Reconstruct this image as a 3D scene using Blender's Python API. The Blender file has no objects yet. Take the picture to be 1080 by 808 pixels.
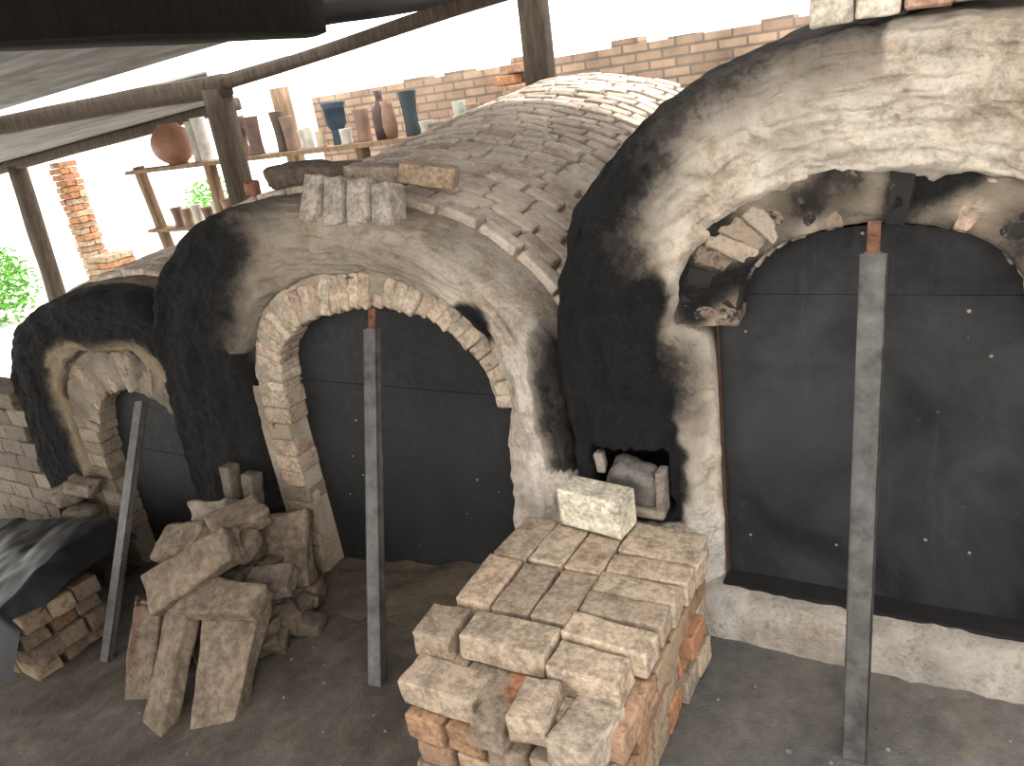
import bpy, math, random
from mathutils import Vector, Matrix, noise, Euler
random.seed(7)
scene=bpy.context.scene
try:
    scene.view_settings.view_transform='Standard'; scene.view_settings.look='None'
    scene.view_settings.exposure=0.12
except Exception: pass
COL=bpy.context.collection

# ---------------------------------------------------------------- camera
Yc=Vector((.477,.388,-.788)).normalized()
Zc=Vector((-.1427,.9187,.3682)); Zc=(Zc-Yc*Zc.dot(Yc)).normalized()
Xc=Yc.cross(Zc)
R=Matrix((Xc,Yc,Zc))
cam=bpy.data.cameras.new('camera'); co=bpy.data.objects.new('camera',cam); COL.objects.link(co)
co.matrix_world=Matrix.Translation((0,-2,1.62))@R.to_4x4()
cam.lens=26.667; cam.clip_start=.02; scene.camera=co

# ---------------------------------------------------------------- helpers
def fl(x):
    if x>-.9: return -.08
    if x>-7: return -.08+.182*(x+.9)
    return -1.19
def nz(p,s,seed=0): return noise.noise(Vector((p[0]*s+seed*3.1,p[1]*s+seed*7.7,p[2]*s-seed*1.3)))
def fr(p,s,o=4,seed=0): return noise.fractal(Vector((p[0]*s+seed*3.1,p[1]*s+seed*7.7,p[2]*s-seed*1.3)),.9,2.0,o)
def sst(a,b,x):
    t=max(0,min(1,(x-a)/(b-a))); return t*t*(3-2*t)
def empty(name,loc=(0,0,0)):
    e=bpy.data.objects.new(name,None); e.location=loc; COL.objects.link(e); return e
class MB:
    def __init__(s): s.v=[]; s.f=[]; s.c=[]
    def add(s,vs,fs,col):
        b=len(s.v); s.v+=[tuple(v) for v in vs]; s.f+=[tuple(i+b for i in f) for f in fs]
        if callable(col): s.c+=[col(v) for v in vs]
        else: s.c+=[col]*len(vs)
    def brick(s,loc,rot,size,col,r=.005,rough=.002,seed=None,taper=0,fine=0):
        seed=random.random()*100 if seed is None else seed
        h=[x/2 for x in size]; r=min(r,min(h)*.5); rough=min(rough,min(h)*.25)
        def ticks(a):
            base=[-a,-a+r*.45,-a+r*1.3]
            if fine:
                m=fine; mid=[-a+r*1.3+(2*a-2.6*r)*k/m for k in range(1,m)]
            else: mid=[-a/3,a/3]
            return base+mid+[a-r*1.3,a-r*.45,a]
        T=[ticks(a) for a in h]; n=len(T[0]); idx={}; vs=[]; fs=[]
        fq=7 if fine else 9
        def vid(i,j,k):
            if (i,j,k) in idx: return idx[(i,j,k)]
            p=Vector((T[0][i],T[1][j],T[2][k]))
            q=Vector([max(-h[a]+r,min(h[a]-r,p[a])) for a in range(3)])
            d=p-q
            if d.length>1e-9: p=q+d.normalized()*r
            w=noise.noise(p*fq+Vector((seed,seed*2,0)))*rough*2+noise.noise(p*32+Vector((seed,0,seed)))*rough
            if fine: w+=noise.noise(p*18+Vector((seed*3,0,seed)))*rough*.9
            e=sum(1 for a in range(3) if abs(abs(T[a][(i,j,k)[a]])-h[a])<1e-6)
            chip=max(0,noise.noise(p*22+Vector((seed*5,1,2)))-.12)*rough*7*(e>=2)
            if p.length>0: p=p+p.normalized()*(w-chip)
            if taper: p.x*=1+taper*p.z/h[2]
            idx[(i,j,k)]=len(vs); vs.append(rot@p+Vector(loc)); return idx[(i,j,k)]
        for a in range(n-1):
            for b in range(n-1):
                fs.append((vid(a,b,n-1),vid(a+1,b,n-1),vid(a+1,b+1,n-1),vid(a,b+1,n-1)))
                fs.append((vid(a,b,0),vid(a,b+1,0),vid(a+1,b+1,0),vid(a+1,b,0)))
                fs.append((vid(a,0,b),vid(a+1,0,b),vid(a+1,0,b+1),vid(a,0,b+1)))
                fs.append((vid(a,n-1,b),vid(a,n-1,b+1),vid(a+1,n-1,b+1),vid(a+1,n-1,b)))
                fs.append((vid(0,a,b),vid(0,a,b+1),vid(0,a+1,b+1),vid(0,a+1,b)))
                fs.append((vid(n-1,a,b),vid(n-1,a+1,b),vid(n-1,a+1,b+1),vid(n-1,a,b+1)))
        s.add(vs,fs,col)
    def box(s,lo,hi,col,rot=None,org=(0,0,0)):
        vs=[Vector((x,y,z)) for x in (lo[0],hi[0]) for y in (lo[1],hi[1]) for z in (lo[2],hi[2])]
        if rot: vs=[rot@v+Vector(org) for v in vs]
        fs=[(0,1,3,2),(4,6,7,5),(0,4,5,1),(2,3,7,6),(0,2,6,4),(1,5,7,3)]
        s.add(vs,fs,col)
    def lathe(s,loc,prof,col,n=20):
        vs=[];fs=[]
        for (r,z) in prof:
            for i in range(n):
                a=2*math.pi*i/n; vs.append(Vector((loc[0]+r*math.cos(a),loc[1]+r*math.sin(a),loc[2]+z)))
        for j in range(len(prof)-1):
            for i in range(n):
                k=(i+1)%n; fs.append((j*n+i,j*n+k,(j+1)*n+k,(j+1)*n+i))
        s.add(vs,fs,col)
    def obj(s,name,mat,smooth=True,parent=None):
        m=bpy.data.meshes.new(name); m.from_pydata(s.v,[],s.f); m.update()
        a=m.color_attributes.new('Col','FLOAT_COLOR','POINT')
        flat=[]
        for c in s.c: flat+= [c[0],c[1],c[2],(c[3] if len(c)>3 else 0.0)]
        a.data.foreach_set('color',flat)
        if smooth: m.polygons.foreach_set('use_smooth',[True]*len(m.polygons))
        m.materials.append(mat); o=bpy.data.objects.new(name,m); COL.objects.link(o)
        if parent: o.parent=parent
        return o
def grid(rows,close=False):
    n=len(rows[0]); vs=[p for r in rows for p in r]; fs=[]
    for j in range(len(rows)-1):
        for i in range(n-1): fs.append((j*n+i,j*n+i+1,(j+1)*n+i+1,(j+1)*n+i))
    return vs,fs
def catmull(P,t):
    n=len(P)-1; i=min(int(t),n-1); f=t-i
    p0=P[max(i-1,0)];p1=P[i];p2=P[i+1];p3=P[min(i+2,n)]
    return tuple(.5*((2*p1[k])+(-p0[k]+p2[k])*f+(2*p0[k]-5*p1[k]+4*p2[k]-p3[k])*f*f+(-p0[k]+3*p1[k]-3*p2[k]+p3[k])*f**3) for k in range(2))
def paired(A,B,N):
    D=[(catmull(A,i*(len(A)-1)/1200),catmull(B,i*(len(B)-1)/1200)) for i in range(1201)]
    L=[0]
    for i in range(1200):
        a=[(D[i][0][k]+D[i][1][k])/2 for k in range(2)]; b=[(D[i+1][0][k]+D[i+1][1][k])/2 for k in range(2)]
        L.append(L[-1]+math.hypot(b[0]-a[0],b[1]-a[1]))
    out=[];j=0
    for i in range(N+1):
        t=L[-1]*i/N
        while j<1199 and L[j+1]<t: j+=1
        out.append(D[j])
    return out

# ---------------------------------------------------------------- materials
def newmat(name):
    m=bpy.data.materials.new(name); m.use_nodes=True; nt=m.node_tree
    b=nt.nodes['Principled BSDF']; b.inputs['Roughness'].default_value=.9
    try: b.inputs['Specular IOR Level'].default_value=.2
    except Exception: pass
    return m,nt,b
def noise_n(nt,scale,detail=6,rough=.6,vec=None,dist=0):
    n=nt.nodes.new('ShaderNodeTexNoise'); n.inputs['Scale'].default_value=scale; n.inputs['Detail'].default_value=detail
    n.inputs['Roughness'].default_value=rough; n.inputs['Distortion'].default_value=dist
    if vec: nt.links.new(vec,n.inputs['Vector'])
    return n.outputs['Fac']
def ramp(nt,fac,stops):
    r=nt.nodes.new('ShaderNodeValToRGB'); e=r.color_ramp.elements
    while len(e)<len(stops): e.new(.5)
    for i,(p,c) in enumerate(stops):
        e[i].position=p; e[i].color=(c[0],c[1],c[2],1) if isinstance(c,(tuple,list)) else (c,c,c,1)
    nt.links.new(fac,r.inputs['Fac']); return r.outputs['Color']
def mix(nt,fac,a,b,mode='MIX'):
    m=nt.nodes.new('ShaderNodeMix'); m.data_type='RGBA'; m.blend_type=mode
    for inp,v in ((m.inputs[0],fac),(m.inputs[6],a),(m.inputs[7],b)):
        if isinstance(v,bpy.types.NodeSocket): nt.links.new(v,inp)
        elif isinstance(v,(tuple,list)): inp.default_value=(v[0],v[1],v[2],1)
        else: inp.default_value=v
    return m.outputs[2]
def math_n(nt,op,a,b):
    m=nt.nodes.new('ShaderNodeMath'); m.operation=op
    for inp,v in ((m.inputs[0],a),(m.inputs[1],b)):
        if isinstance(v,bpy.types.NodeSocket): nt.links.new(v,inp)
        else: inp.default_value=v
    return m.outputs[0]
def bump(nt,b,h,strength=.5,dist=.01):
    n=nt.nodes.new('ShaderNodeBump'); n.inputs['Strength'].default_value=strength; n.inputs['Distance'].default_value=dist
    nt.links.new(h,n.inputs['Height']); nt.links.new(n.outputs[0],b.inputs['Normal'])
def coord(nt): return nt.nodes.new('ShaderNodeTexCoord').outputs['Object']
def attr(nt):
    a=nt.nodes.new('ShaderNodeAttribute'); a.attribute_name='Col'; return a
def mat_masonry(name,nscale=14,contrast=.5,bscale=40,bstr=.6,bdist=.006,rough=.92,dust=None):
    m,nt,b=newmat(name); v=coord(nt); a=attr(nt)
    n1=noise_n(nt,nscale,8,.65,v); n2=noise_n(nt,nscale*4,6,.7,v); n3=noise_n(nt,nscale*.35,5,.6,v)
    g=ramp(nt,n1,[(.3,1-contrast),(.7,1+contrast*.35)])
    c=mix(nt,1.0,a.outputs['Color'],g,'MULTIPLY')
    c=mix(nt,1.0,c,ramp(nt,n2,[(.35,.65),(.65,1.12)]),'MULTIPLY')
    if dust: c=mix(nt,ramp(nt,n3,[(.42,0.0),(.62,.55)]),c,dust)
    s=math_n(nt,'ADD',a.outputs['Alpha'],math_n(nt,'MULTIPLY',math_n(nt,'SUBTRACT',n1,.5),1.4))
    s=math_n(nt,'ADD',s,math_n(nt,'MULTIPLY',math_n(nt,'SUBTRACT',n2,.5),.9))
    c=mix(nt,ramp(nt,s,[(.28,0.0),(.7,1.0)]),c,(.016,.0150,.0150))
    nt.links.new(c,b.inputs['Base Color']); b.inputs['Roughness'].default_value=rough
    hb=math_n(nt,'ADD',noise_n(nt,bscale,8,.72,v),math_n(nt,'MULTIPLY',noise_n(nt,bscale*.25,4,.6,v),.7))
    bump(nt,b,hb,bstr,bdist)
    return m
def mat_plaster(name,light,tan,dark):
    m,nt,b=newmat(name); v=coord(nt); a=attr(nt)
    n1=noise_n(nt,4.5,9,.68,v,.5); n2=noise_n(nt,20,9,.75,v); n3=noise_n(nt,2.2,5,.6,v); n4=noise_n(nt,75,6,.75,v)
    c=mix(nt,ramp(nt,n1,[(.40,0.0),(.56,1.0)]),tan,light)
    c=mix(nt,ramp(nt,n3,[(.50,0.0),(.70,.6)]),c,dark)
    c=mix(nt,1.0,c,ramp(nt,n2,[(.32,.58),(.60,1.12)]),'MULTIPLY')
    c=mix(nt,1.0,c,ramp(nt,n4,[(.32,.70),(.6,1.08)]),'MULTIPLY')
    c=mix(nt,1.0,c,a.outputs['Color'],'MULTIPLY')
    s=math_n(nt,'ADD',a.outputs['Alpha'],math_n(nt,'MULTIPLY',math_n(nt,'SUBTRACT',n1,.5),.75))
    s=math_n(nt,'ADD',s,math_n(nt,'MULTIPLY',math_n(nt,'SUBTRACT',n2,.5),1.0))
    s=math_n(nt,'ADD',s,math_n(nt,'MULTIPLY',math_n(nt,'SUBTRACT',n4,.5),.5))
    c=mix(nt,ramp(nt,s,[(.0,0.0),(.35,.50),(.62,.90),(.85,1.0)]),c,mix(nt,ramp(nt,n4,[(.5,0),(.75,1)]),(.0075,.0073,.0075),(.026,.023,.021)))
    nt.links.new(c,b.inputs['Base Color']); b.inputs['Roughness'].default_value=.95
    hb=math_n(nt,'ADD',n2,math_n(nt,'MULTIPLY',n4,.5))
    vor=nt.nodes.new('ShaderNodeTexVoronoi'); vor.feature='DISTANCE_TO_EDGE'; vor.inputs['Scale'].default_value=6
    nt.links.new(mix(nt,.12,v,nt.nodes.new('ShaderNodeTexNoise').outputs['Color']),vor.inputs['Vector'])
    hb=math_n(nt,'ADD',hb,math_n(nt,'MULTIPLY',ramp(nt,vor.outputs['Distance'],[(0.0,0.0),(.02,1.0)]),.10))
    bump(nt,b,hb,1.0,.024)
    return m
M_brick=mat_masonry('brick_fired',16,.55,50,.8,.005)
M_vault=mat_masonry('vault_brick',9,.32,45,.8,.006,dust=(.66,.57,.48))
M_pl=mat_plaster('kiln_plaster',(.78,.69,.575),(.53,.43,.33),(.28,.225,.17))
M_stone=mat_masonry('stone_slab',8,.5,30,.9,.010)
def simple(name,col,rough=.8,var=.3,scale=20,metal=0,bs=.2,stretch=None):
    m,nt,b=newmat(name); v=coord(nt)
    if stretch:
        mp=nt.nodes.new('ShaderNodeMapping'); mp.inputs['Scale'].default_value=stretch; nt.links.new(v,mp.inputs['Vector']); v=mp.outputs[0]
    n=noise_n(nt,scale,7,.65,v)
    c=mix(nt,ramp(nt,n,[(.3,0.0),(.7,1.0)]),tuple(x*(1-var) for x in col),tuple(min(1,x*(1+var)) for x in col))
    nt.links.new(c,b.inputs['Base Color']); b.inputs['Roughness'].default_value=rough; b.inputs['Metallic'].default_value=metal
    bump(nt,b,n,bs,.005); return m
M_wood=simple('weathered_wood',(.055,.041,.031),.85,.5,6,0,.6,(6,6,1))
M_woodD=simple('shaded_wood',(.009,.008,.007),.9,.4,6,0,.5,(6,6,1))  # near-black: shadow under the roof is put into the timber colour
M_woodL=simple('pale_wood',(.24,.165,.105),.85,.4,6,0,.5,(6,6,1))
M_steel=simple('galvanised_steel',(.070,.067,.063),.55,.5,18,.25,.15)
M_rust=simple('rusty_iron',(.12,.055,.035),.8,.5,30,.2,.4)
M_rustD=simple('dark_rusty_iron',(.055,.028,.020),.85,.5,30,.1,.4)
M_roof=simple('corrugated_iron',(.16,.155,.148),.6,.6,2.2,.2,.1,(.25,5,1))  # streaks along the ribs put rib shading into the colour
M_dark=simple('interior_dark',(.012,.011,.011),.95,.3,10)  # near-black colour carries the darkness behind the doors
M_tarp=simple('black_plastic',(.009,.009,.010),.5,.3,6,0,.2)
def mat_door():
    m,nt,b=newmat('door_steel_sheet'); v=coord(nt)
    n1=noise_n(nt,2.5,8,.6,v,.6); n2=noise_n(nt,26,8,.7,v); n3=noise_n(nt,60,4,.7,v)
    mp=nt.nodes.new('ShaderNodeMapping'); mp.inputs['Scale'].default_value=(14,14,1.2); nt.links.new(v,mp.inputs['Vector'])
    n4=noise_n(nt,2,6,.7,mp.outputs[0])
    sx=nt.nodes.new('ShaderNodeSeparateXYZ'); nt.links.new(v,sx.inputs[0])
    base=mix(nt,ramp(nt,math_n(nt,'ADD',sx.outputs[0],1.5),[(.2,0.0),(.8,1.0)]),(.014,.0142,.015),(.028,.029,.031))
    c=mix(nt,ramp(nt,n1,[(.35,0.0),(.68,1.0)]),(.006,.0062,.0068),base)
    c=mix(nt,ramp(nt,n4,[(.58,0.0),(.78,.35)]),c,(.055,.055,.056))
    c=mix(nt,ramp(nt,n2,[(.62,0.0),(.74,.4)]),c,(.08,.08,.08))
    vor=nt.nodes.new('ShaderNodeTexVoronoi'); vor.inputs['Scale'].default_value=11; vor.inputs['Randomness'].default_value=1
    nt.links.new(v,vor.inputs['Vector'])
    sp=math_n(nt,'ADD',vor.outputs['Distance'],math_n(nt,'MULTIPLY',n3,.12))
    c=mix(nt,ramp(nt,sp,[(.090,.75),(.12,0.0)]),c,(.30,.25,.22))
    nt.links.new(c,b.inputs['Base Color']); nt.links.new(ramp(nt,n2,[(.3,.5),(.7,.85)]),b.inputs['Roughness'])
    b.inputs['Specular IOR Level'].default_value=.25
    bump(nt,b,n2,.25,.004); return m
M_door=mat_door()
def mat_floor():
    m,nt,b=newmat('floor_dust'); v=coord(nt)
    n1=noise_n(nt,1.6,8,.6,v,.5); n2=noise_n(nt,16,8,.7,v); n3=noise_n(nt,90,4,.7,v)
    sx=nt.nodes.new('ShaderNodeSeparateXYZ'); nt.links.new(v,sx.inputs[0])
    side=ramp(nt,math_n(nt,'MULTIPLY',math_n(nt,'ADD',sx.outputs[0],3.0),.333),[(.55,0.0),(.75,1.0)])
    c=mix(nt,side,(.056,.045,.036),(.076,.072,.069))
    c=mix(nt,ramp(nt,n1,[(.42,0.0),(.7,.8)]),c,(.145,.125,.105))
    c=mix(nt,1.0,c,ramp(nt,n2,[(.3,.65),(.65,1.2)]),'MULTIPLY')
    c=mix(nt,ramp(nt,n3,[(.68,0.0),(.75,.6)]),c,(.25,.23,.21))
    nt.links.new(c,b.inputs['Base Color']); bump(nt,b,math_n(nt,'ADD',n2,n3),.6,.007); return m
M_floor=mat_floor()
def mat_wall():
    m,nt,b=newmat('red_brick_wall'); v=coord(nt)
    mp=nt.nodes.new('ShaderNodeMapping'); mp.inputs['Rotation'].default_value=(math.radians(90),0,0); nt.links.new(v,mp.inputs['Vector'])
    br=nt.nodes.new('ShaderNodeTexBrick'); nt.links.new(mp.outputs[0],br.inputs['Vector'])
    br.inputs['Color1'].default_value=(.50,.35,.245,1); br.inputs['Color2'].default_value=(.33,.23,.165,1); br.inputs['Mortar'].default_value=(.22,.18,.145,1)
    br.inputs['Scale'].default_value=1; br.inputs['Brick Width'].default_value=.21; br.inputs['Row Height'].default_value=.07; br.inputs['Mortar Size'].default_value=.010
    n1=noise_n(nt,3,7,.6,v); c=mix(nt,1.0,br.outputs['Color'],ramp(nt,n1,[(.3,.6),(.7,1.35)]),'MULTIPLY')
    nt.links.new(c,b.inputs['Base Color']); bump(nt,b,br.outputs['Fac'],.5,-.01); return m
M_wall=mat_wall()
M_leaf=simple('leaves',(.12,.32,.05),.6,.5,5)
def mat_pots():
    m,nt,b=newmat('glazed_pottery'); a=attr(nt); v=coord(nt)
    c=mix(nt,1.0,a.outputs['Color'],ramp(nt,noise_n(nt,9,5,.6,v),[(.3,.7),(.7,1.2)]),'MULTIPLY')
    nt.links.new(c,b.inputs['Base Color']); b.inputs['Roughness'].default_value=.45; return m
M_pot=mat_pots()

def bcol(kind='buff'):
    if kind=='buff': c=random.choice([(.42,.34,.25),(.46,.38,.29),(.37,.29,.21),(.33,.27,.21),(.50,.42,.32)])
    elif kind=='stack': c=random.choice([(.38,.29,.20),(.44,.345,.245),(.32,.24,.17),(.28,.215,.16),(.35,.21,.125),(.36,.29,.215)])
    elif kind=='top': c=random.choice([(.42,.33,.245),(.46,.365,.27),(.37,.285,.21),(.33,.255,.19),(.43,.325,.235)])
    elif kind=='vault': c=random.choice([(.54,.435,.355),(.48,.385,.31),(.60,.50,.41),(.42,.335,.27),(.64,.545,.455)])
    elif kind=='ring': c=random.choice([(.48,.385,.29),(.44,.34,.25),(.51,.42,.325),(.41,.32,.24),(.47,.345,.26)])
    elif kind=='red': c=random.choice([(.36,.17,.09),(.42,.21,.11),(.32,.20,.13),(.40,.29,.19)])
    k=random.uniform(.86,1.1); return (c[0]*k,c[1]*k,c[2]*k)

# ---------------------------------------------------------------- kilns
def shell(parent,inner,outer,y0,ylen,rise,soot,tint,seed,NU=380,bul=.05,recess=None):
    P=paired(inner,outer,NU); rows=[]; cols=[]
    NF=96; NVt=50
    S=[('rev',i/4) for i in range(4)]+[('face',i/NF) for i in range(NF+1)]+[('vault',(i/NVt)) for i in range(1,NVt+1)]
    for kind,s in S:
        row=[];
        for i,(a,b) in enumerate(P):
            u=i/NU
            if kind=='rev': x,z=a; y=y0+.30*(1-s)-.02*s; v=0; amp=.2
            elif kind=='face':
                amp=1
                rad=.13
                if s<.72:
                    q=s/.72*.86; y=-.025-bul*math.sin(min(1,s/.72)*math.pi*.75)
                else:
                    th=(s-.72)/.28*math.pi/2; q=.86+.14*math.sin(th)
                    y=-.025-bul*math.sin(math.pi*.75)+(rad)*(1-math.cos(th))
                x=a[0]+(b[0]-a[0])*q; z=a[1]+(b[1]-a[1])*q; y=y0+y; v=s
            else:
                x,z=b; yy=s*ylen; y=y0+.055+yy; v=1+s; amp=1
                k=max(0,min(1,(z+.3)/1.3)); z=z+rise(yy)*k
            p=Vector((x,y,z))
            d=.018*fr(p,2.6,3,seed)+.012*fr(p,8,4,seed+1)+.005*nz(p,35,seed+2)
            if kind=='face':
                st=noise.fractal(Vector((u*9,s*5.5+seed,seed)),.8,2,4)
                d+=.018*st
                d-= .024*sst(.10+.06*nz((u*14,0,seed),1),.04,s)
                p.y-=d*amp*1.25; p.x+=(.012*nz(p,7,seed+4)+.008*nz(p,22,seed+6))*amp; p.z+=(.012*nz(p,7,seed+5)+.008*nz(p,22,seed+7))*amp
                if recess:
                    cx,cz,hx,hz,dp=recess
                    dd=max(abs(p.x-cx-.012*nz(p,15,3))/hx,abs(p.z-cz-.012*nz(p,15,6))/hz); p.y+=dp*sst(1.08,.90,dd)
            elif kind=='vault':
                p.z+=d*.5; p.x+=d*.5*(-1 if u<.5 else 1)
            row.append(p); 
            sv=soot(x,z,u,v); t=tint(x,z,u,v)
            cols.append((t[0],t[1],t[2],sv))
        rows.append(row)
    vs,fs=grid(rows); mb=MB(); mb.v=[tuple(p) for p in vs]; mb.f=[f[::-1] for f in fs]; mb.c=cols
    mb.obj('plaster_shell',M_pl,True,parent)
    return P
def ring(parent,inner,outer,nb,y0,sootf,kind='ring',depth=.20,front=-.022,gap=.003,rgh=.003,dim=1.0,msoot=.8,mort=-.012):
    P=paired(inner,outer,nb*8); mb=MB()
    for i in range(nb):
        A=P[i*8];B=P[i*8+8];C=P[i*8+4]
        tw=(math.hypot(B[0][0]-A[0][0],B[0][1]-A[0][1])+math.hypot(B[1][0]-A[1][0],B[1][1]-A[1][1]))/2
        tp=(math.hypot(B[1][0]-A[1][0],B[1][1]-A[1][1])-math.hypot(B[0][0]-A[0][0],B[0][1]-A[0][1]))/(2*tw)
        ip=Vector((C[0][0],0,C[0][1])); op=Vector((C[1][0],0,C[1][1]))
        rd=(op-ip); L=rd.length; rd.normalize(); yv=Vector((0,1,0)); tn=yv.cross(rd)
        rot=Matrix((tn*-1,yv,rd)).transposed()@Euler((random.gauss(0,.015),random.gauss(0,.015),random.gauss(0,.02))).to_matrix()
        c=(ip+op)/2; f=front+random.gauss(0,.004)
        cc=bcol(kind); sf=sootf(c.x,c.z)
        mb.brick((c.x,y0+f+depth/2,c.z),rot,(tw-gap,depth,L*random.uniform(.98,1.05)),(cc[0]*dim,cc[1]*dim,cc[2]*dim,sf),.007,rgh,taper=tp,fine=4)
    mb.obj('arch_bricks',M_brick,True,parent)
    m2=MB(); PP=paired(inner,outer,200); rows=[]
    for y,q in [(y0+mort,1.12)]+[(y0+mort,1-.08*k) for k in range(13)]+[(y0+.25,.03)]:
        rows.append([Vector((a[0]+(b[0]-a[0])*q,y-.022*nz((a[0]*1.2,q*.15,a[1]*1.2),9,4)+.010*nz((a[0]+(b[0]-a[0])*q,0,a[1]+(b[1]-a[1])*q),30),a[1]+(b[1]-a[1])*q)) for a,b in PP])
    vs,fs=grid(rows); m2.add(vs,[f[::-1] for f in fs],lambda p:(.75*dim,.72*dim,.68*dim,sootf(p.x,p.z)*msoot)); m2.obj('arch_mortar',M_pl,True,parent)
def door(parent,pts,y,seam,base):
    PP=[catmull(pts,i*(len(pts)-1)/60) for i in range(61)]
    def sheet(poly,y,name,mat=M_door):
        import bmesh
        bm=bmesh.new(); vs=[bm.verts.new((p[0],y,p[1])) for p in poly]; f=bm.faces.new(vs)
        r=bmesh.ops.extrude_face_region(bm,geom=[f]); 
        for v in r['geom']:
            if isinstance(v,bmesh.types.BMVert): v.co.y+=.006
        bmesh.ops.recalc_face_normals(bm,faces=bm.faces)
        m=bpy.data.meshes.new(name); bm.to_mesh(m); bm.free(); m.materials.append(mat); o=bpy.data.objects.new(name,m); COL.objects.link(o); o.parent=parent
    up=[p for p in PP if p[1]>seam]
    x0,x1=PP[0][0],PP[-1][0]
    upper=[(up[0][0],seam-.01)]+up+[(up[-1][0],seam-.01)]
    lo=[p for p in PP if p[1]<=seam]; L=[p for p in lo if p[0]<(x0+x1)/2]; Rr=[p for p in lo if p[0]>=(x0+x1)/2]
    lower=[(x0,base[0])]+L+[(up[0][0],seam),(up[-1][0],seam)]+Rr+[(x1,base[1])]
    sheet(upper,y+.005,'door_sheet_upper'); sheet(lower,y,'door_sheet_lower')
    cx=(x0+x1)/2; cz=pts[0][1]
    sheet([(x0-.02,base[0]-.1)]+[(cx+(p[0]-cx)*1.06,cz+(p[1]-cz)*1.10) for p in PP]+[(x1+.02,base[1]-.1)],y+.16,'interior_dark_sheet',M_dark)  # near-black sheet close behind the door, painted for the chamber's darkness

# ---- large kiln (right)
KR=empty('brick_kiln')
R_in=[(-.575,-.12),(-.575,.5),(-.58,.84),(-.635,.92),(-.61,1.04),(-.54,1.15),(-.37,1.25),(-.16,1.285),(.06,1.25),(.20,1.155),(.29,1.04),(.32,.92),(.27,.84),(.26,.5),(.26,-.12)]
R_out=[(-1.0,-.12),(-1.03,.30),(-1.055,.62),(-1.06,.88),(-1.02,1.10),(-.90,1.32),(-.62,1.54),(-.16,1.625),(.22,1.58),(.50,1.42),(.66,1.22),(.74,1.0),(.77,.85),(.78,.4),(.78,-.12)]
def sootR(x,z,u,v):
    n=fr((x,0,z),3,3,5)*.12
    a=.16+.42*sst(.22,.46,u)
    if v<=1: e=sst(a-.18+n,a+.28+n,v)
    else: e=1.1
    s=e*(1.15-.60*sst(.26,.50,u))
    low=1.2*sst(.26+n,.40+n,z)*sst(1.2,.98,z)*sst(-.61+n*.5,-.71+n*.5,x)
    s=max(s*sst(.26+n,.42+n,z),low)
    s=max(s,.06*sst(.5,.2,u)*sst(.3,.5,z))
    if u>.5: s=min(s,.35*sst(.75,.98,v)+.0)
    if z>.9: s=max(s,.38*sst(.10,.0,v))
    d=max(abs(x+.83)/.15,abs(z-.42)/.14)
    s=max(s,1.4*sst(1.15,.9,d))
    return s-.04
def tintR(x,z,u,v):
    w=sst(.5,.2,z); return (.97+.05*w,.97+.09*w,.98+.15*w)
shell(KR,R_in,R_out,0,2.9,lambda y:.10*(1-math.exp(-y)),sootR,tintR,1,recess=(-.83,.42,.115,.105,.20))
def ringsootR(x,z):
    return .42+1.0*fr((x,0,z),7,2,9)+.12*sst(-.50,-.60,x)+.22*sst(1.12,1.22,z)
ring(KR,[(-.50,.92),(-.48,1.02),(-.42,1.11),(-.32,1.16),(-.16,1.185),(0,1.16),(.09,1.11),(.15,1.02),(.18,.92)],
        [(-.65,.92),(-.63,1.06),(-.55,1.18),(-.37,1.28),(-.16,1.31),(.05,1.28),(.2,1.18),(.3,1.06),(.33,.92)],23,0,ringsootR,'ring',.22,-.022,.001,.009,.82,1.0,-.024)
door(KR,[(-.575,.80),(-.56,.93),(-.50,1.05),(-.38,1.13),(-.16,1.165),(.05,1.13),(.17,1.05),(.24,.93),(.255,.80)],.055,.985,(.04,.04))
mb=MB()
mb.box((-.570,.035,.0),(-.564,.05,.93),(.3,.15,.09)); mb.obj('door_frame_strip',M_rustD,False,KR)
mb=MB(); rows=[]
sec=[(-.02,.045),(-.05,.045),(-.085,.035),(-.10,.01),(-.105,-.03),(-.115,-.07),(-.12,-.12)]
for (yy,zz) in [(.06,.045)]+sec:
    rows.append([Vector((x,yy+.012*nz((x,yy,zz),9,2)+.008*nz((x,yy,zz),28,3),zz+.012*nz((x,yy,zz),6,4)+.008*nz((x,yy,zz),24,5)-.02*max(0,nz((x,0,0),3.3,8)-.25))) for x in [-.63+i*.009 for i in range(165)]])
vs,fs=grid(rows); mb.add(vs,[f[::-1] for f in fs],lambda p:(.82,.86,.92,.0+.4*max(0,nz(p,9)))); mb.obj('threshold_curb',M_pl,True,KR)
mb=MB(); mb.box((-.57,-.02,.040),(.26,.06,.056),(.1,.1,.1)); mb.obj('door_track',M_dark,False,KR)

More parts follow.
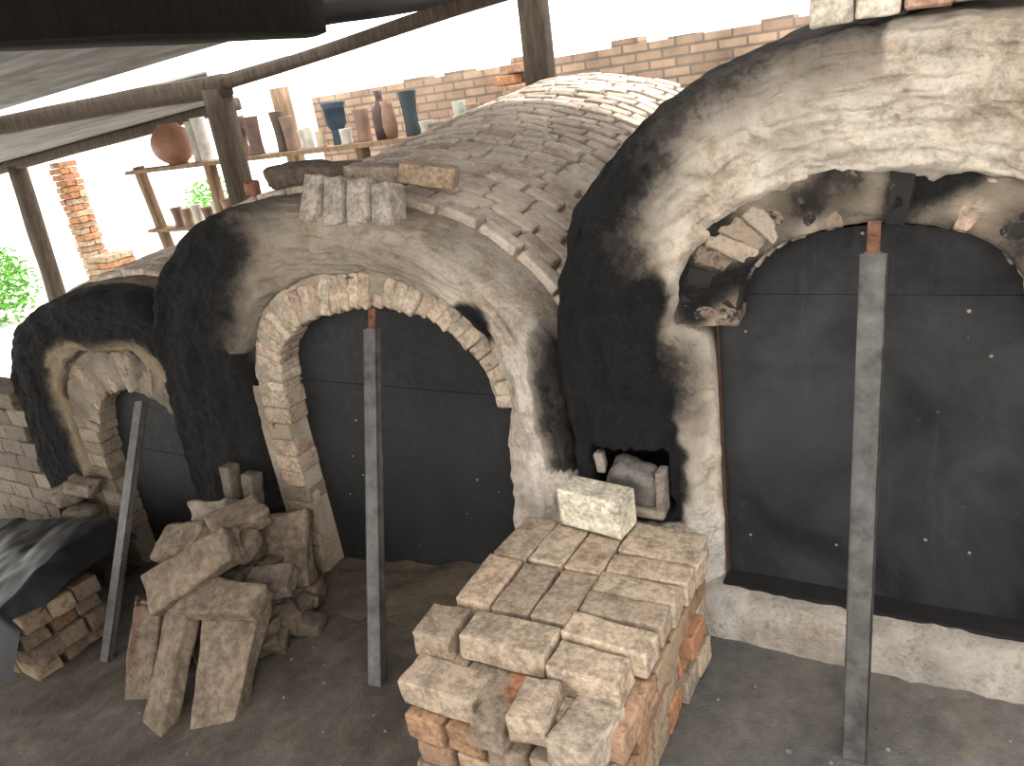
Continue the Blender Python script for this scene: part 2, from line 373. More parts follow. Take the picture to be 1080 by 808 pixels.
# ---- middle kiln
KM=empty('brick_kiln.001')
M_in=[(-2.53,-.45),(-2.50,.10),(-2.46,.60),(-2.37,.83),(-2.21,.965),(-1.97,1.04),(-1.75,1.055),(-1.53,1.0),(-1.37,.905),(-1.27,.785),(-1.235,.64),(-1.29,.5),(-1.32,.2),(-1.335,-.2)]
M_out=[(-3.12,-.55),(-3.15,.10),(-3.08,.66),(-2.93,1.02),(-2.68,1.24),(-2.35,1.33),(-2.0,1.33),(-1.74,1.275),(-1.5,1.20),(-1.29,1.07),(-1.15,.92),(-1.06,.68),(-1.04,.3),(-1.02,-.2)]
def riseM(y): return .235*sst(.2,2.9,y)
def soot_gapM(x,z,u,v):
    n=fr((x,0,z),3,3,15)*.15
    a=-.10+.40*sst(.30,.52,u)
    f=sst(.60,.40,u)
    s=1.25*sst(a-.08+n,a+.40+n,v)*f if v<=1 else 1.1*sst(.50,.42,u)
    if u<.32: s=max(s,1.3*sst(-2.42+n,-2.60+n,x))
    if .38<u<.64: s=max(s,.30*sst(.40,.9,v)*sst(.64,.5,u) if v<1.12 else .10)
    s=max(s,.20*sst(.75,.42,u))
    if v<.07 and z>.5: s=max(s,.48+.25*nz((u*30,0,0),1))
    if u>.72: s=max(s*.3,.45*sst(.12,.04,v)*sst(.45,.6,z))
    d=math.hypot((x+1.34)*1.1,(z-.90)); s=max(s,1.3*sst(.11,.06,d)*(v<1))  # dark spot painted for the shaded gap beside the arch, not soot
    if x>-1.14 and z>.40 and .5<v<1.01: s=max(s,sst(-1.18,-1.08,x)*.8)
    return s-.04
def tintM(x,z,u,v):
    w=sst(.6,.9,u); g=.58+.34*w*sst(.9,.2,z)+.18*sst(.4,.7,u)
    b=1+.12*w
    return (g,g*(.975+.03*w),g*.95*b)
PM=shell(KM,M_in,M_out,0,2.75,riseM,soot_gapM,tintM,11)
ring(KM,[(-2.33,.58),(-2.28,.76),(-2.17,.86),(-2.0,.92),(-1.79,.95),(-1.6,.93),(-1.45,.86),(-1.35,.75),(-1.31,.60)],
        [(-2.46,.58),(-2.39,.83),(-2.22,.98),(-1.98,1.06),(-1.75,1.08),(-1.53,1.01),(-1.36,.92),(-1.27,.8),(-1.22,.60)],31,0,lambda x,z:.03+.4*fr((x,0,z),6,2,3)+.15*sst(-1.5,-1.3,x),'ring',.20,-.022,.001,.004,.92,.6,-.015)
mb=MB(); z=.55
while z>-.42:
    t=(.58-z)/1.0; x0=-2.465-.05*t; w=.135+random.uniform(-.01,.015); cc=bcol('ring')
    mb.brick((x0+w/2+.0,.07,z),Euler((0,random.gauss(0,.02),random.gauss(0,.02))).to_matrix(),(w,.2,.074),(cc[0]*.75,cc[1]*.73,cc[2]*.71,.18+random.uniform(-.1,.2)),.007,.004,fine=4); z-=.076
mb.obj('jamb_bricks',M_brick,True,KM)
mb=MB(); vs,fs=grid([[Vector((x,y,z)) for z in [(-.5+i*.11) for i in range(11)]] for x,y in ((-2.53,-.018),(-2.345,-.018),(-2.345,.25))])
mb.add(vs,[f[::-1] for f in fs],(.7,.68,.65,.15)); mb.obj('jamb_mortar',M_pl,True,KM)
door(KM,[(-2.43,.55),(-2.35,.76),(-2.22,.87),(-2.02,.94),(-1.79,.965),(-1.58,.94),(-1.42,.87),(-1.30,.76),(-1.26,.55)],.075,.60,(-.40,-.25))
def vault_bricks(parent,outer,y0,ya,yb,rise,ua,ub,bw=.088,bl=.178,kind='vault',sootf=None,lift=.014):
    D=[catmull(outer,i*(len(outer)-1)/1500) for i in range(1501)]; L=[0]
    for i in range(1500): L.append(L[-1]+math.hypot(D[i+1][0]-D[i][0],D[i+1][1]-D[i][1]))
    import bisect
    def at(s,y):
        j=min(1499,bisect.bisect_left(L,s)); x,z=D[j]
        k=max(0,min(1,(z+.3)/1.3)); p=Vector((x,y0+.055+y,z+rise(y)*k))
        d=.018*fr(p,2.6,3,11); p.z+=d*.5
        return p
    mb=MB(); y=ya; r=0
    while y<yb:
        s=L[-1]*ua-(bl/2 if r%2 else 0)
        while s<L[-1]*ub:
            l=bl*random.uniform(.92,1.06)
            p=at(max(0,s+l/2),y); pa=at(max(0,s),y); pb=at(min(L[-1],s+l),y); pc=at(max(0,s+l/2),y+.08); pd=at(max(0,s+l/2),max(0,y-.08))
            t=(pb-pa).normalized(); ax=(pc-pd).normalized(); nrm=t.cross(ax)
            if nrm.length>.1:
                nrm.normalize()
                if nrm.z<0 and abs(nrm.z)>.2: nrm=-nrm
                ax=nrm.cross(t)
                rot=Matrix((t,ax,nrm)).transposed()@Euler((random.gauss(0,.018),random.gauss(0,.018),random.gauss(0,.025))).to_matrix()
                cc=bcol(kind); sf=sootf(p) if sootf else 0
                q=p+nrm*(lift-.02+random.gauss(0,.003))
                mb.brick(q,rot,(l-.013,bw-.011,.06),(cc[0],cc[1],cc[2],sf),.009,.003)
            s+=l
        y+=bw; r+=1
    mb.obj('vault_bricks',M_vault,True,parent)
vault_bricks(KM,M_out,0,.18,2.72,riseM,.20,.95,sootf=lambda p:.7*sst(-2.3,-2.9,p.x)+.1*fr(p,4,2)-.05)

# ---- small kiln (left)
KL=empty('brick_kiln.002')
L_in=[(-4.03,-.75),(-4.02,-.1),(-3.99,.35),(-3.9,.55),(-3.75,.65),(-3.55,.68),(-3.35,.675),(-3.2,.615),(-3.09,.52),(-3.01,.38),(-2.98,.15),(-3.0,-.5)]
L_out=[(-4.56,-.75),(-4.54,-.1),(-4.48,.45),(-4.34,.72),(-4.1,.87),(-3.75,.97),(-3.35,1.0),(-3.1,.95),(-2.93,.82),(-2.84,.6),(-2.82,.2),(-2.82,-.5)]
def riseL(y): return .10*(1-math.exp(-y))
def sootL(x,z,u,v):
    n=fr((x,0,z),3,3,25)*.15
    s=1.2*sst(.04+n,.46+n,v) if v<=1 else sst(.62,.38,u)
    if u>.50: s*=.85
    s=max(s,1.0*sst(-4.03,-4.20,x))
    s=max(s,.22)
    if v<.07 and z>.2: s=max(s,.5)
    return s
shell(KL,L_in,L_out,0.03,2.6,riseL,sootL,lambda x,z,u,v:(.60,.54,.44),21,NU=240)
ring(KL,[(-3.83,.22),(-3.76,.38),(-3.65,.45),(-3.5,.49),(-3.42,.49),(-3.3,.47),(-3.2,.42),(-3.13,.32),(-3.1,.2)],
        [(-4.0,.25),(-3.93,.5),(-3.79,.61),(-3.6,.68),(-3.42,.69),(-3.25,.66),(-3.1,.56),(-3.02,.42),(-2.98,.22)],22,.03,lambda x,z:.24+.4*fr((x,0,z),6,2,3),'ring',.2,-.018,.001,.005,.64,.8,-.020)
mb=MB(); z=.20
while z>-.72:
    t=(.2-z); x0=-4.01-.03*t; w=.155+random.uniform(-.01,.015); cc=bcol('ring')
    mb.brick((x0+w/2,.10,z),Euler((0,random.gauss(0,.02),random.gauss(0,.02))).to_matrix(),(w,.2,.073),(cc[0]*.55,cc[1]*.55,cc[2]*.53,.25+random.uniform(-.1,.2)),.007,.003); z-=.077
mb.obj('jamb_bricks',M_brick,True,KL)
mb=MB(); vs,fs=grid([[Vector((x,y,z)) for z in [(-.8+i*.11) for i in range(11)]] for x,y in ((-4.05,.018),(-3.87,.018),(-3.87,.28))])
mb.add(vs,[f[::-1] for f in fs],(.6,.58,.55,.25)); mb.obj('jamb_mortar',M_pl,True,KL)
door(KL,[(-3.93,.15),(-3.86,.36),(-3.72,.47),(-3.58,.5),(-3.45,.51),(-3.3,.5),(-3.15,.44),(-3.08,.35),(-3.04,.15)],.105,.10,(-.7,-.55))
vault_bricks(KL,L_out,.03,.18,2.5,riseL,.22,.86,sootf=lambda p:.35*sst(-3.6,-4.2,p.x)+.1*fr(p,4,2))

# stones inside the fire port of the large kiln
mb=MB()
def ad(m,loc,size,rot=(0,0,0),col=(.3,.28,.26),s=.1,r=.008,ro=.004,fine=0):
    m.brick(loc,Euler([math.radians(a) for a in rot]).to_matrix(),size,(col[0],col[1],col[2],s),r,ro,fine=fine)
ad(mb,(-.825,-.055,.405),(.15,.09,.125),(8,12,0),(.20,.18,.16),.30,.02,.012,5)
ad(mb,(-.728,-.075,.40),(.028,.06,.15),(0,2,0),(.24,.205,.17),.15)
ad(mb,(-.925,-.07,.475),(.030,.05,.07),(0,-5,10),(.26,.22,.19),.1)
ad(mb,(-.90,-.05,.40),(.035,.05,.05),(0,9,10),(.22,.19,.16),.2)
ad(mb,(-.83,-.075,.325),(.22,.07,.03),(0,0,0),(.28,.235,.19),.2)
mb.obj('fire_port_stones',M_stone,True,KR)

# ---------------------------------------------------------------- door props
def prop(name,b,t,w=.058,d=.03,tab=True):
    e=empty(name); b=Vector(b);t=Vector(t); ax=(t-b); L=ax.length; ax.normalize()
    side=Vector((1,0,0)); side=(side-ax*side.dot(ax)).normalized(); fwd=ax.cross(side)
    rot=Matrix((side,fwd,ax)).transposed()
    mb=MB(); th=.004
    mb.box((-w/2,-d/2,0),(w/2,-d/2+th,L),(.5,.5,.5),rot,b); mb.box((-w/2,-d/2,0),(-w/2+th,d/2,L),(.5,.5,.5),rot,b); mb.box((w/2-th,-d/2,0),(w/2,d/2,L),(.5,.5,.5),rot,b)
    mb.box((-w/2,d/2-th,0),(-w/2+.015,d/2,L),(.5,.5,.5),rot,b); mb.box((w/2-.015,d/2-th,0),(w/2,d/2,L),(.5,.5,.5),rot,b)
    mb.obj('steel_channel',M_steel,False,e)
    if tab:
        m=MB(); m.box((-.016,.0,L-.03),(.012,.006,L+.075),(0,0,0),rot,b); m.box((-.02,-.012,L-.005),(.016,.03,L+.004),(0,0,0),rot,b)
        m.brick(b+rot@Vector((-.002,-.004,L+.045)),rot,(.008,.012,.008),(.3,.2,.1),.003,0)
        m.obj('hanging_tab',M_rust,False,e)
prop('door_prop',(-.137,-.44,-.08),(-.16,-.09,1.13))
prop('door_prop.001',(-1.61,-.58,fl(-1.61)),(-1.755,-.06,.885))
prop('door_prop.002',(-3.13,-.69,fl(-3.13)),(-3.29,-.04,.47),tab=False)

# ---------------------------------------------------------------- brick stack
mb=MB(); X0,X1=-1.15,-.565; B=-.08; H=.08
def bk(x0,x1,y0,y1,z,kind='stack',soot=None,rz=0,dz=0):
    c=bcol(kind); s=random.choice([0,0,.05,.15,.3]) if soot is None else soot
    mb.brick(((x0+x1)/2+random.gauss(0,.003),(y0+y1)/2+random.gauss(0,.003),z+H/2+dz),Euler((random.gauss(0,.012),random.gauss(0,.012),rz+random.gauss(0,.025))).to_matrix(),
      (x1-x0-.003,y1-y0-.003,H-.003),(c[0],c[1],c[2],s),.005,.003,fine=5)
for cidx in range(4):
    z=B+cidx*H; yf=-.86
    off=random.uniform(-.02,.02)
    if cidx%2==0:
        y=-.20
        while y-.115>yf-.02:
            cut=[X0+off+.24,X0+off+.47] if random.random()<.5 else [X0+off+.12,X0+off+.36]
            ed=[X0+off]+cut+[X1+off+random.uniform(-.02,.02)]
            for a,b_ in zip(ed[:-1],ed[1:]): bk(a,b_,y-.112,y,z,random.choice(['stack','stack','red','red']))
            y-=.114
    else:
        for yy in (-.20,-.425,-.65):
            x=X0+off; 
            while x+.10<X1+.05:
                bk(x,x+.112,yy-.22,yy,z,random.choice(['stack','stack','red'])); x+=.116
z=B+4*H
for i in range(3):
    for j in range(2):
        bk(X0+.0+i*.118+.004,X0+.117+i*.118,-.42-j*.225,-.203-j*.225,z,'top',.10)
for j in range(5): bk(-.795,-.56+random.uniform(-.01,.01),-.31-j*.092,-.222-j*.092,z,'top',.08,0,.003*j)
bk(-.80,-.57,-.22,-.135,z,'top',.15)
bk(-1.19,-1.07,-.79,-.66,z-.01,'top',.12,.10); bk(-1.05,-.80,-.775,-.665,z+.005,'top',.0,-.05); bk(-.79,-.60,-.79,-.69,z,'top',.05)
bk(-1.17,-.94,-.90,-.79,z-H+.005,'top',.1,.03); bk(-.93,-.84,-.95,-.76,z-H,'stack',.1); bk(-.83,-.73,-.93,-.79,z-H+.05,'top',0,.08); bk(-.72,-.60,-.95,-.78,z-H+.02,'buff',0,-.12)
for x in (-1.15,-1.03,-.91,-.79,-.67): bk(x,x+.112,-.93,-.86,B,'stack',.2); bk(x+.02,x+.13,-.92,-.85,B+H,'red',.2); bk(x,x+.11,-.925,-.855,B+2*H,'stack',.1)
mb.obj('firebrick_stack',M_brick,True)
mb=MB(); mb.brick((-.895,-.20,z+H+.070),Euler((0,0,math.radians(-8))).to_matrix(),(.215,.10,.125),(.60,.54,.43,-.5),.005,.001); mb.obj('insulating_block',M_brick,True)

# ---------------------------------------------------------------- slab pile
def oriented(mb,a,b,w,t,face,col,soot=0,r=.008,ro=.014,fine=7):
    a=Vector(a);b=Vector(b); ax=(b-a); L=ax.length; ax.normalize(); f=Vector(face); f=(f-ax*f.dot(ax)).normalized(); s=f.cross(ax)
    rot=Matrix((s,f,ax)).transposed(); mb.brick((a+b)/2,rot,(w,t,L),(col[0],col[1],col[2],soot),r,ro,taper=random.uniform(-.22,.22),fine=fine)
mb=MB(); G=[(.175,.133,.097),(.155,.118,.087),(.20,.153,.113),(.14,.11,.084)]
oriented(mb,(-2.39,-.95,-.40),(-2.54,-.60,-.10),.17,.065,(-.2,-1,.6),G[0])
oriented(mb,(-2.14,-.87,-.35),(-2.33,-.50,-.08),.22,.075,(.3,-1,.7),G[2])
oriented(mb,(-2.70,-.62,-.08),(-2.34,-.44,.13),.16,.08,(.2,-1,.9),G[0])
oriented(mb,(-2.52,-.58,-.07),(-2.12,-.56,-.01),.15,.065,(0,-.3,1),G[2])
oriented(mb,(-2.76,-.80,-.46),(-2.80,-.60,-.14),.17,.08,(-.8,-1,.3),(.15,.098,.073))
oriented(mb,(-2.66,-.84,-.46),(-2.72,-.60,-.12),.12,.07,(.2,-1,.3),G[1])
oriented(mb,(-2.32,-.34,-.38),(-2.46,-.14,.04),.26,.09,(.6,-1,.5),G[2])
oriented(mb,(-2.62,-.43,.04),(-2.33,-.38,.07),.15,.07,(0,-.4,1),G[1])
oriented(mb,(-2.32,-.45,-.06),(-2.12,-.40,-.02),.13,.06,(0,-.4,1),G[3])
oriented(mb,(-2.75,-.28,.05),(-2.55,-.25,.10),.15,.13,(0,-1,.6),(.19,.155,.12))
oriented(mb,(-2.66,-.16,.11),(-2.67,-.13,.26),.06,.06,(0,-1,0),(.12,.10,.08),.15,.006,.005,4)
oriented(mb,(-2.56,-.14,.09),(-2.55,-.12,.23),.07,.06,(0,-1,0),(.11,.09,.072),.15,.006,.005,4)
oriented(mb,(-2.84,-.42,.0),(-2.60,-.38,.06),.14,.09,(0,-.5,1),G[0])
oriented(mb,(-2.50,-.40,.12),(-2.40,-.22,.15),.15,.08,(0,-.4,1),G[0])
for i in range(110):
    a=random.uniform(0,6.28); rr=random.random()**.6
    x=-2.54+math.cos(a)*rr*.38; y=-.34+math.sin(a)*rr*.31
    h=(1-rr)*.50; z=fl(x)+.03+h*random.uniform(.3,.9)
    sz=(random.uniform(.09,.19),random.uniform(.07,.12),random.uniform(.05,.08)); c=random.choice(G)
    mb.brick((x,y,z),Euler((random.uniform(-.4,.4),random.uniform(-.4,.4),random.uniform(0,3))).to_matrix(),sz,(c[0]*.8,c[1]*.8,c[2]*.8,.15),.008,.010,fine=4)
mb.obj('rubble_slab_pile',M_stone,True)
mb=MB(); rows=[]
for j in range(40):
    y=-.34+j*.011
    rows.append([Vector((x,y,fl(x)-.01+.08*sst(-.34,-.06,y+.05*nz((x,0,0),4))*(.6+.4*nz((x,y,0),5))+.01*nz((x,y,0),14))) for x in [-2.55+i*.013 for i in range(104)]])
vs,fs=grid(rows); mb.add(vs,fs,(.22,.195,.17,.08)); mb.obj('earth_bank',M_pl,True)

# left brick pile with plastic sheet
LB=empty('covered_brick_pile')
mb=MB()
for c in range(4):
    for k in range(7):
        x=-3.36-k*.215+(.06 if c%2 else 0)-random.uniform(0,.02)
        for j in range(3):
            y=-.56-j*.12; cc=bcol('stack')
            mb.brick((x-.11,y,fl(x-.11)+.045+c*.082),Euler((random.gauss(0,.03),random.gauss(0,.03)-.18,random.gauss(0,.06))).to_matrix(),(.205,.112,.08),(cc[0]*.5,cc[1]*.47,cc[2]*.45,.15),.007,.004)
mb.obj('bricks',M_brick,True,LB)
mb=MB(); rows=[]
for j in range(60):
    t=j/59; y=-.98+t*.72
    row=[]
    for i in range(100):
        x=-3.33-i*.018
        h=fl(x)+.36+.11*sst(-.95,-.55,y)+.03*abs(fr((x,y,0),2.2,3,4))+.006*nz((x*1.6,y*1.2,0),10,3)
        if i<8: h-=.012*(8-i)
        if j<9: h-=.02*(9-j)
        row.append(Vector((x+.02*nz((x,y,1),4),y+.015*nz((x,0,0),6),h)))
    rows.append(row)
vs,fs=grid(rows); mb.add(vs,fs,(0,0,0,0)); mb.obj('plastic_sheet',M_tarp,True,LB)
mb=MB()
for c in range(9):
    for k in range(6):
        x=-4.70-k*.22+(.11 if c%2 else 0); cc=bcol('buff')
        mb.brick((x,.10,-.5+c*.105),Euler((random.gauss(0,.02),random.gauss(0,.02),0)).to_matrix(),(.215,.2,.1),(cc[0]*.6,cc[1]*.6,cc[2]*.62,.35),.008,.003)
mb.obj('low_side_wall',M_brick,True)
mb=MB()
ad(mb,(-3.98,-.10,-.06),(.16,.10,.09),(10,20,20),(.20,.16,.125),.1,.02,.012,5); ad(mb,(-4.12,-.12,-.12),(.14,.10,.09),(10,-10,60),(.18,.145,.115),.1,.02,.012,5)
ad(mb,(-4.05,-.13,-.24),(.18,.12,.1),(0,10,30),(.21,.17,.135),.1,.02,.012,5); ad(mb,(-3.95,-.12,-.38),(.2,.14,.16),(0,10,30),(.18,.145,.115),.1,.02,.012,5); ad(mb,(-4.1,-.12,-.55),(.26,.16,.2),(0,10,10),(.18,.145,.115),.1,.02,.012,5)
mb.obj('loose_stones',M_stone,True)

# ---------------------------------------------------------------- bricks resting on the kilns
mb=MB()
for i in range(4):
    ad(mb,(-1.92+i*.088,.0+.012*i,1.335-.018*i),(.080,.095,.17),(-22,random.uniform(-6,6),random.uniform(-8,8)),(.33,.285,.24),.0,.007,.004,4)
ad(mb,(-1.82,.22,1.375),(.22,.11,.07),(0,8,10),(.34,.27,.21),0,.007,.004,4); ad(mb,(-1.63,.27,1.355),(.2,.11,.07),(0,14,20),(.40,.29,.20),0,.007,.004,4)
mb.obj('loose_kiln_bricks',M_brick,True)
mb=MB(); ad(mb,(-2.22,.32,1.385),(.38,.18,.09),(0,4,8),(.13,.10,.08),.1,.03,.012,6); ad(mb,(-2.47,.22,1.37),(.05,.05,.06),(0,4,8),(.3,.13,.09),.0)
mb.obj('flat_stone',M_stone,True)
mb=MB(); cs=[(.52,.46,.38),(.58,.51,.42),(.42,.26,.19),(.40,.35,.30),(.52,.46,.39),(.36,.30,.25)]
for i in range(6):
    ad(mb,(-.27+i*.094,.10,1.70+.004*(i%2)),(.090,.2,.13),(random.uniform(-3,3),random.uniform(-3,3),random.uniform(-4,4)),cs[i],-.1,.006,.004,4)
mb.obj('crown_bricks',M_brick,True)

# ---------------------------------------------------------------- floor, ground
mb=MB(); rows=[]
for j in range(120):
    y=-5+j*.075
    rows.append([Vector((x,y,fl(x)+.012*nz((x,y,0),1.7)+.006*nz((x,y,0),6))) for x in [-7+i*.075 for i in range(134)]])
vs,fs=grid(rows); mb.add(vs,fs,(1,1,1,0)); mb.obj('floor',M_floor,True)
mb=MB()
for i in range(150):
    x=random.uniform(-2.6,.5); y=random.uniform(-1.4,-.14)
    if -1.25<x<-.5 and y<-.1: continue
    s=random.uniform(.004,.014); mb.brick((x,y,fl(x)+s*.3),Euler((0,0,random.uniform(0,3))).to_matrix(),(s,s*.8,s*.6),(.22,.20,.18,0),.004,.001)
mb.obj('floor_pebbles',M_stone,True)
M_out_g=simple('sunlit_yard',(.62,.60,.55),.95,.15,2)
mb=MB(); vs,fs=grid([[Vector((x,y,-1.22+.05*nz((x,y,0),.5))) for x in [-60+i*3 for i in range(40)]] for y in [-30+j*3 for j in range(35)]])
mb.add(vs,fs,(1,1,1,0)); mb.obj('ground',M_out_g,True)

# ---------------------------------------------------------------- back wall
mb=MB(); mb.box((-5.55,4.0,-1.2),(2.5,4.22,1.74),(0,0,0))
x=-5.55
while x<2.4:
    h=random.choice([0,0,.012,.05,.025]); 
    mb.box((x,4.01,1.74),(x+.22,4.21,1.74+h+.001),(0,0,0)); x+=.225
mb.obj('wall_back',M_wall,False)
mb=MB()
for i in range(34):
    c=bcol('red'); mb.brick((-3.27+(.03 if i%2 else -.03),3.93,-.9+i*.079),Matrix.Identity(3),(.2,.12,.073),(c[0]*1.5,c[1]*1.5,c[2]*1.5,0),.008,.004)
mb.obj('brick_pilaster',M_brick,True)
def pillar(name,x,y,z0,z1,w=.35):
    mb=MB(); z=z0; k=0
    while z<z1:
        for s in (-1,1):
            c=bcol('red'); j=random.uniform(-.03,.03)
            if k%2: mb.brick((x+s*w/4+j,y,z),Matrix.Identity(3),(w/2-.01,w,.073),(c[0]*1.3,c[1]*1.35,c[2]*1.4,0),.008,.004)
            else: mb.brick((x+j,y+s*w/4,z),Matrix.Identity(3),(w,w/2-.01,.073),(c[0]*1.3,c[1]*1.35,c[2]*1.4,0),.008,.004)
        z+=.08;k+=1
    mb.obj(name,M_brick,True)
pillar('brick_pillar',-10.3,4.2,-1.2,1.5,.26)
pillar('brick_pillar.001',-9.6,4.0,-1.2,.3,.42)

# ---------------------------------------------------------------- timber
def beam(name,a,b,w,d,mat=M_wood,up=(0,0,1)):
    a=Vector(a);b=Vector(b); ax=(b-a); L=ax.length; ax.normalize(); u=Vector(up); 
    if abs(u.dot(ax))>.95: u=Vector((0,1,0))
    u=(u-ax*u.dot(ax)).normalized(); s=u.cross(ax); rot=Matrix((s,u,ax)).transposed()
    n=max(4,int(L/.15)); rows=[]; sd=random.random()*50
    for i in range(n+1):
        z=L*i/n; ring_=[]
        for k in range(12):
            an=2*math.pi*k/12+.26; cx=max(-1,min(1,1.25*math.cos(an))); cy=max(-1,min(1,1.25*math.sin(an)))
            q=Vector((cx*w/2,cy*d/2,z)); dd=1+.10*noise.noise(Vector((cx*.7+sd,cy*.7,z*1.6)))
            q.x=q.x*dd+.012*noise.noise(Vector((sd,z*.8,1))); q.y=q.y*dd+.012*noise.noise(Vector((sd,z*.8,5)))
            ring_.append(rot@q+a)
        ring_.append(ring_[0]); rows.append(ring_)
    vs,fs=grid(rows); nn=13; fs.append(tuple(range(12))[::-1]); fs.append(tuple(n*nn+i for i in range(12)))
    mb=MB(); mb.add(vs,fs,(1,1,1,0)); return mb.obj(name,mat,True)
beam('roof_post',(-4.68,2.0,-.9),(-4.55,2.0,1.86),.17,.15)
beam('roof_post.001',(-2.62,3.2,-.4),(-2.62,3.2,2.9),.19,.17)
beam('roof_post.002',(-11.3,4.0,-1.2),(-11.0,4.0,1.5),.20,.2)
beam('roof_post.003',(-5.2,3.25,-.9),(-5.2,3.25,1.85),.14,.12,M_woodL)
beam('roof_beam',(-9.5,2.0,1.90),(-4.45,2.0,1.88),.12,.15)
beam('roof_beam.001',(-4.7,2.02,1.86),(-1.6,2.02,2.11),.09,.08)
beam('roof_beam.002',(-14,4.0,1.33),(-6.6,4.0,1.80),.14,.13)
beam('roof_beam.003',(-6.6,2.6,1.88),(-4.3,2.5,1.98),.08,.08)
beam('roof_beam.004',(-3.13,-2.6,2.14),(-3.24,1.6,2.14),.28,.28,M_woodD)
beam('roof_beam.005',(-3.26,1.5,2.12),(-3.2,3.7,2.30),.14,.16,M_woodD)
def corr(name,c00,c10,c01,c11,waves,amp=.012,mat=M_roof):
    c00,c10,c01,c11=[Vector(c) for c in (c00,c10,c01,c11)]; n=waves*8; m=14
    rows=[]
    nrm=(c10-c00).cross(c01-c00).normalized()
    for j in range(m+1):
        t=j/m; row=[]
        for i in range(n+1):
            s=i/n; p=(c00*(1-s)+c10*s)*(1-t)+(c01*(1-s)+c11*s)*t
            row.append(p+nrm*amp*math.sin(2*math.pi*waves*s))
        rows.append(row)
    vs,fs=grid(rows); mb=MB(); mb.add(vs,fs,(1,1,1,0)); return mb.obj(name,mat,True)
corr('roof_sheet',(-9.5,-3,2.05),(-9.5,2.15,1.97),(-3.15,-3,2.10),(-3.20,1.45,2.10),40,.035)
corr('roof_sheet.001',(-12,2.0,1.80),(-14,4.1,1.42),(-4.6,2.0,1.97),(-7.1,4.1,1.86),18,.03)
corr('roof_sheet.002',(-3.05,-.5,2.30),(-3.05,2.35,2.38),(3.5,-.5,2.42),(3.5,2.35,2.50),38,mat=M_roof)  # above frame; keeps sun off the kilns, back edge cut to light the vault
corr('unseen_shade_sheet',(-3.05,-4.2,2.26),(-3.05,-.45,2.30),(-1.2,-4.2,2.30),(-1.2,-.45,2.34),44,mat=M_roof)  # unseen sheet added to darken the floor at front left

# ---------------------------------------------------------------- pottery shelf
SH=empty('pottery_shelf')
mb=MB(); mb.box((-7.1,2.85,1.30),(-3.0,3.12,1.335),(0,0,0)); mb.box((-7.1,2.9,.72),(-5.0,3.1,.75),(0,0,0))
mb.obj('shelf_boards',M_woodL,False,SH)
for i,(x,d) in enumerate(((-6.95,.12),(-6.05,0),(-4.2,0),(-3.1,0))):
    o=beam('shelf_leg_%d'%(i+1),(x+d,3.0,-1.1),(x-d,3.0,1.36),.09,.09,M_woodL); o.parent=SH
PT=SH
def pot(x,h,r0,r1,col,y=3.0,kind='cyl',zb=1.335):
    mb=MB()
    if kind=='cyl': pr=[(.001,0),(r0,0),(r0*.98,.01),(r0*.9,h*.3),(r0*.95,h*.6),(r1,h*.97),(r1,h),(r1-.012,h),(r1-.015,h*.5),(.001,h*.1)]
    elif kind=='bottle': pr=[(.001,0),(r0,0),(r0*1.05,h*.3),(r0,h*.62),(r0*.5,h*.76),(r0*.35,h*.85),(r0*.5,h),(r0*.3,h),(.001,h*.6)]
    elif kind=='vase': pr=[(.001,0),(r0*.7,0),(r0,h*.35),(r0*.85,h*.7),(r0*.7,h*.85),(r1,h),(r1-.012,h),(r0*.6,h*.8),(.001,h*.2)]
    elif kind=='globe': pr=[(.001,0),(r0*.45,0)]+[(r0*math.cos(a),h*.5+h*.5*math.sin(a)) for a in [-1.1+k*.24 for k in range(10)]]+[(r1,h),(r1-.015,h),(r1-.02,h*.6),(.001,h*.2)]
    mb.lathe((x,y,zb),pr,(col[0],col[1],col[2],0),22); mb.obj('pot_%d'%(len(PT.children)+1),M_pot,True,PT)
br=(.20,.12,.09); dk=(.035,.032,.035); bl=(.04,.065,.10); wh=(.55,.53,.47)
pot(-6.46,.37,.20,.09,(.30,.15,.10),3.0,'globe')
pot(-6.12,.36,.07,.075,(.42,.38,.34)); pot(-5.98,.38,.06,.065,(.5,.47,.42),2.95)
pot(-5.55,.34,.06,.075,br); pot(-5.38,.32,.065,.07,(.12,.08,.07)); pot(-5.06,.33,.05,.06,(.10,.07,.06)); pot(-4.96,.28,.05,.06,(.2,.14,.11)); 
pot(-4.80,.16,.045,.05,wh); pot(-4.70,.17,.04,.04,wh,2.95); pot(-4.58,.13,.04,.04,(.5,.4,.3),2.95)
pot(-4.46,.33,.06,.10,bl,3.05); pot(-4.30,.12,.05,.05,wh,2.95); pot(-4.15,.25,.06,.065,(.22,.14,.11)); pot(-3.94,.36,.075,.05,(.08,.055,.05),3.0,'bottle')
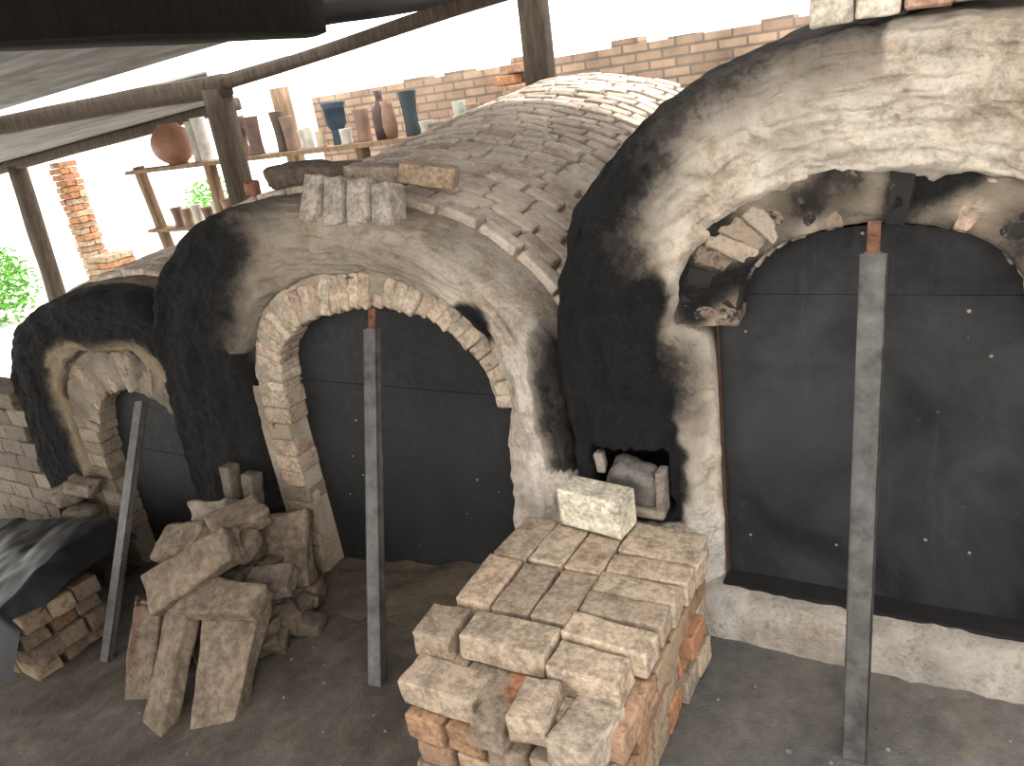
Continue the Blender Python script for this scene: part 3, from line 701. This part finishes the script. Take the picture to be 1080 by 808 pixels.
pot(-3.84,.28,.06,.05,(.26,.16,.12),2.95,'vase'); pot(-3.67,.33,.06,.07,(.04,.055,.065)); pot(-3.50,.10,.05,.06,wh,2.95); pot(-3.40,.08,.07,.09,(.3,.25,.2),2.98); pot(-3.22,.20,.045,.05,(.40,.45,.38)); pot(-3.1,.17,.05,.05,(.3,.2,.15))
for i in range(11): pot(-6.7+i*.15,random.uniform(.14,.24),.05,.06,random.choice([br,dk,wh,(.3,.2,.14)]),3.0,'cyl',.75)

# ---------------------------------------------------------------- vegetation
def bush(name,c,rad,n,seed):
    random.seed(seed); mb=MB()
    for i in range(n):
        d=Vector((random.gauss(0,1),random.gauss(0,1),random.gauss(0,1))).normalized()*rad*random.random()**.4; d.z*=.8
        p=Vector(c)+d; rot=Euler((random.uniform(-1,1),random.uniform(-1,1),random.uniform(0,6.28))).to_matrix(); l=random.uniform(.10,.22); w=l*.35
        vs=[rot@Vector(q)+p for q in ((0,-l/2,0),(w/2,0,.02),(0,l/2,-.02),(-w/2,0,.02),(0,0,-.01))]
        mb.add(vs,[(0,1,4),(1,2,4),(2,3,4),(3,0,4)],(1,1,1,0))
    for i in range(10):
        a=random.uniform(0,6.28); t=Vector(c)+Vector((math.cos(a),math.sin(a),random.uniform(0,.6)))*rad*.7; b0=Vector((c[0],c[1],-1.2)); s=Vector((.02,0,0)); u=Vector((0,.02,0))
        mb.add([b0-s,b0+s,b0+u,t-s*.4,t+s*.4,t+u*.4],[(0,1,4,3),(1,2,5,4),(2,0,3,5)],(.5,.4,.3,0))
    mb.obj(name,M_leaf,False)
bush('garden_bush',(-15.5,5,-.5),1.0,1400,3); bush('garden_bush.001',(-13.5,9,.2),.6,300,4); bush('garden_bush.002',(-10.2,6.4,.0),.6,350,5)
random.seed(9)

# ---------------------------------------------------------------- light
w=bpy.data.worlds.new('world'); scene.world=w; w.use_nodes=True
bg=w.node_tree.nodes['Background']; bg.inputs[0].default_value=(1,.97,.925,1); bg.inputs[1].default_value=3.8
sl=bpy.data.lights.new('sun','SUN'); sl.energy=5.0; sl.angle=math.radians(3); sl.color=(1,.96,.9)
so=bpy.data.objects.new('sun',sl); COL.objects.link(so)
so.rotation_euler=Vector((-.35,-.55,-1.0)).to_track_quat('-Z','Y').to_euler()
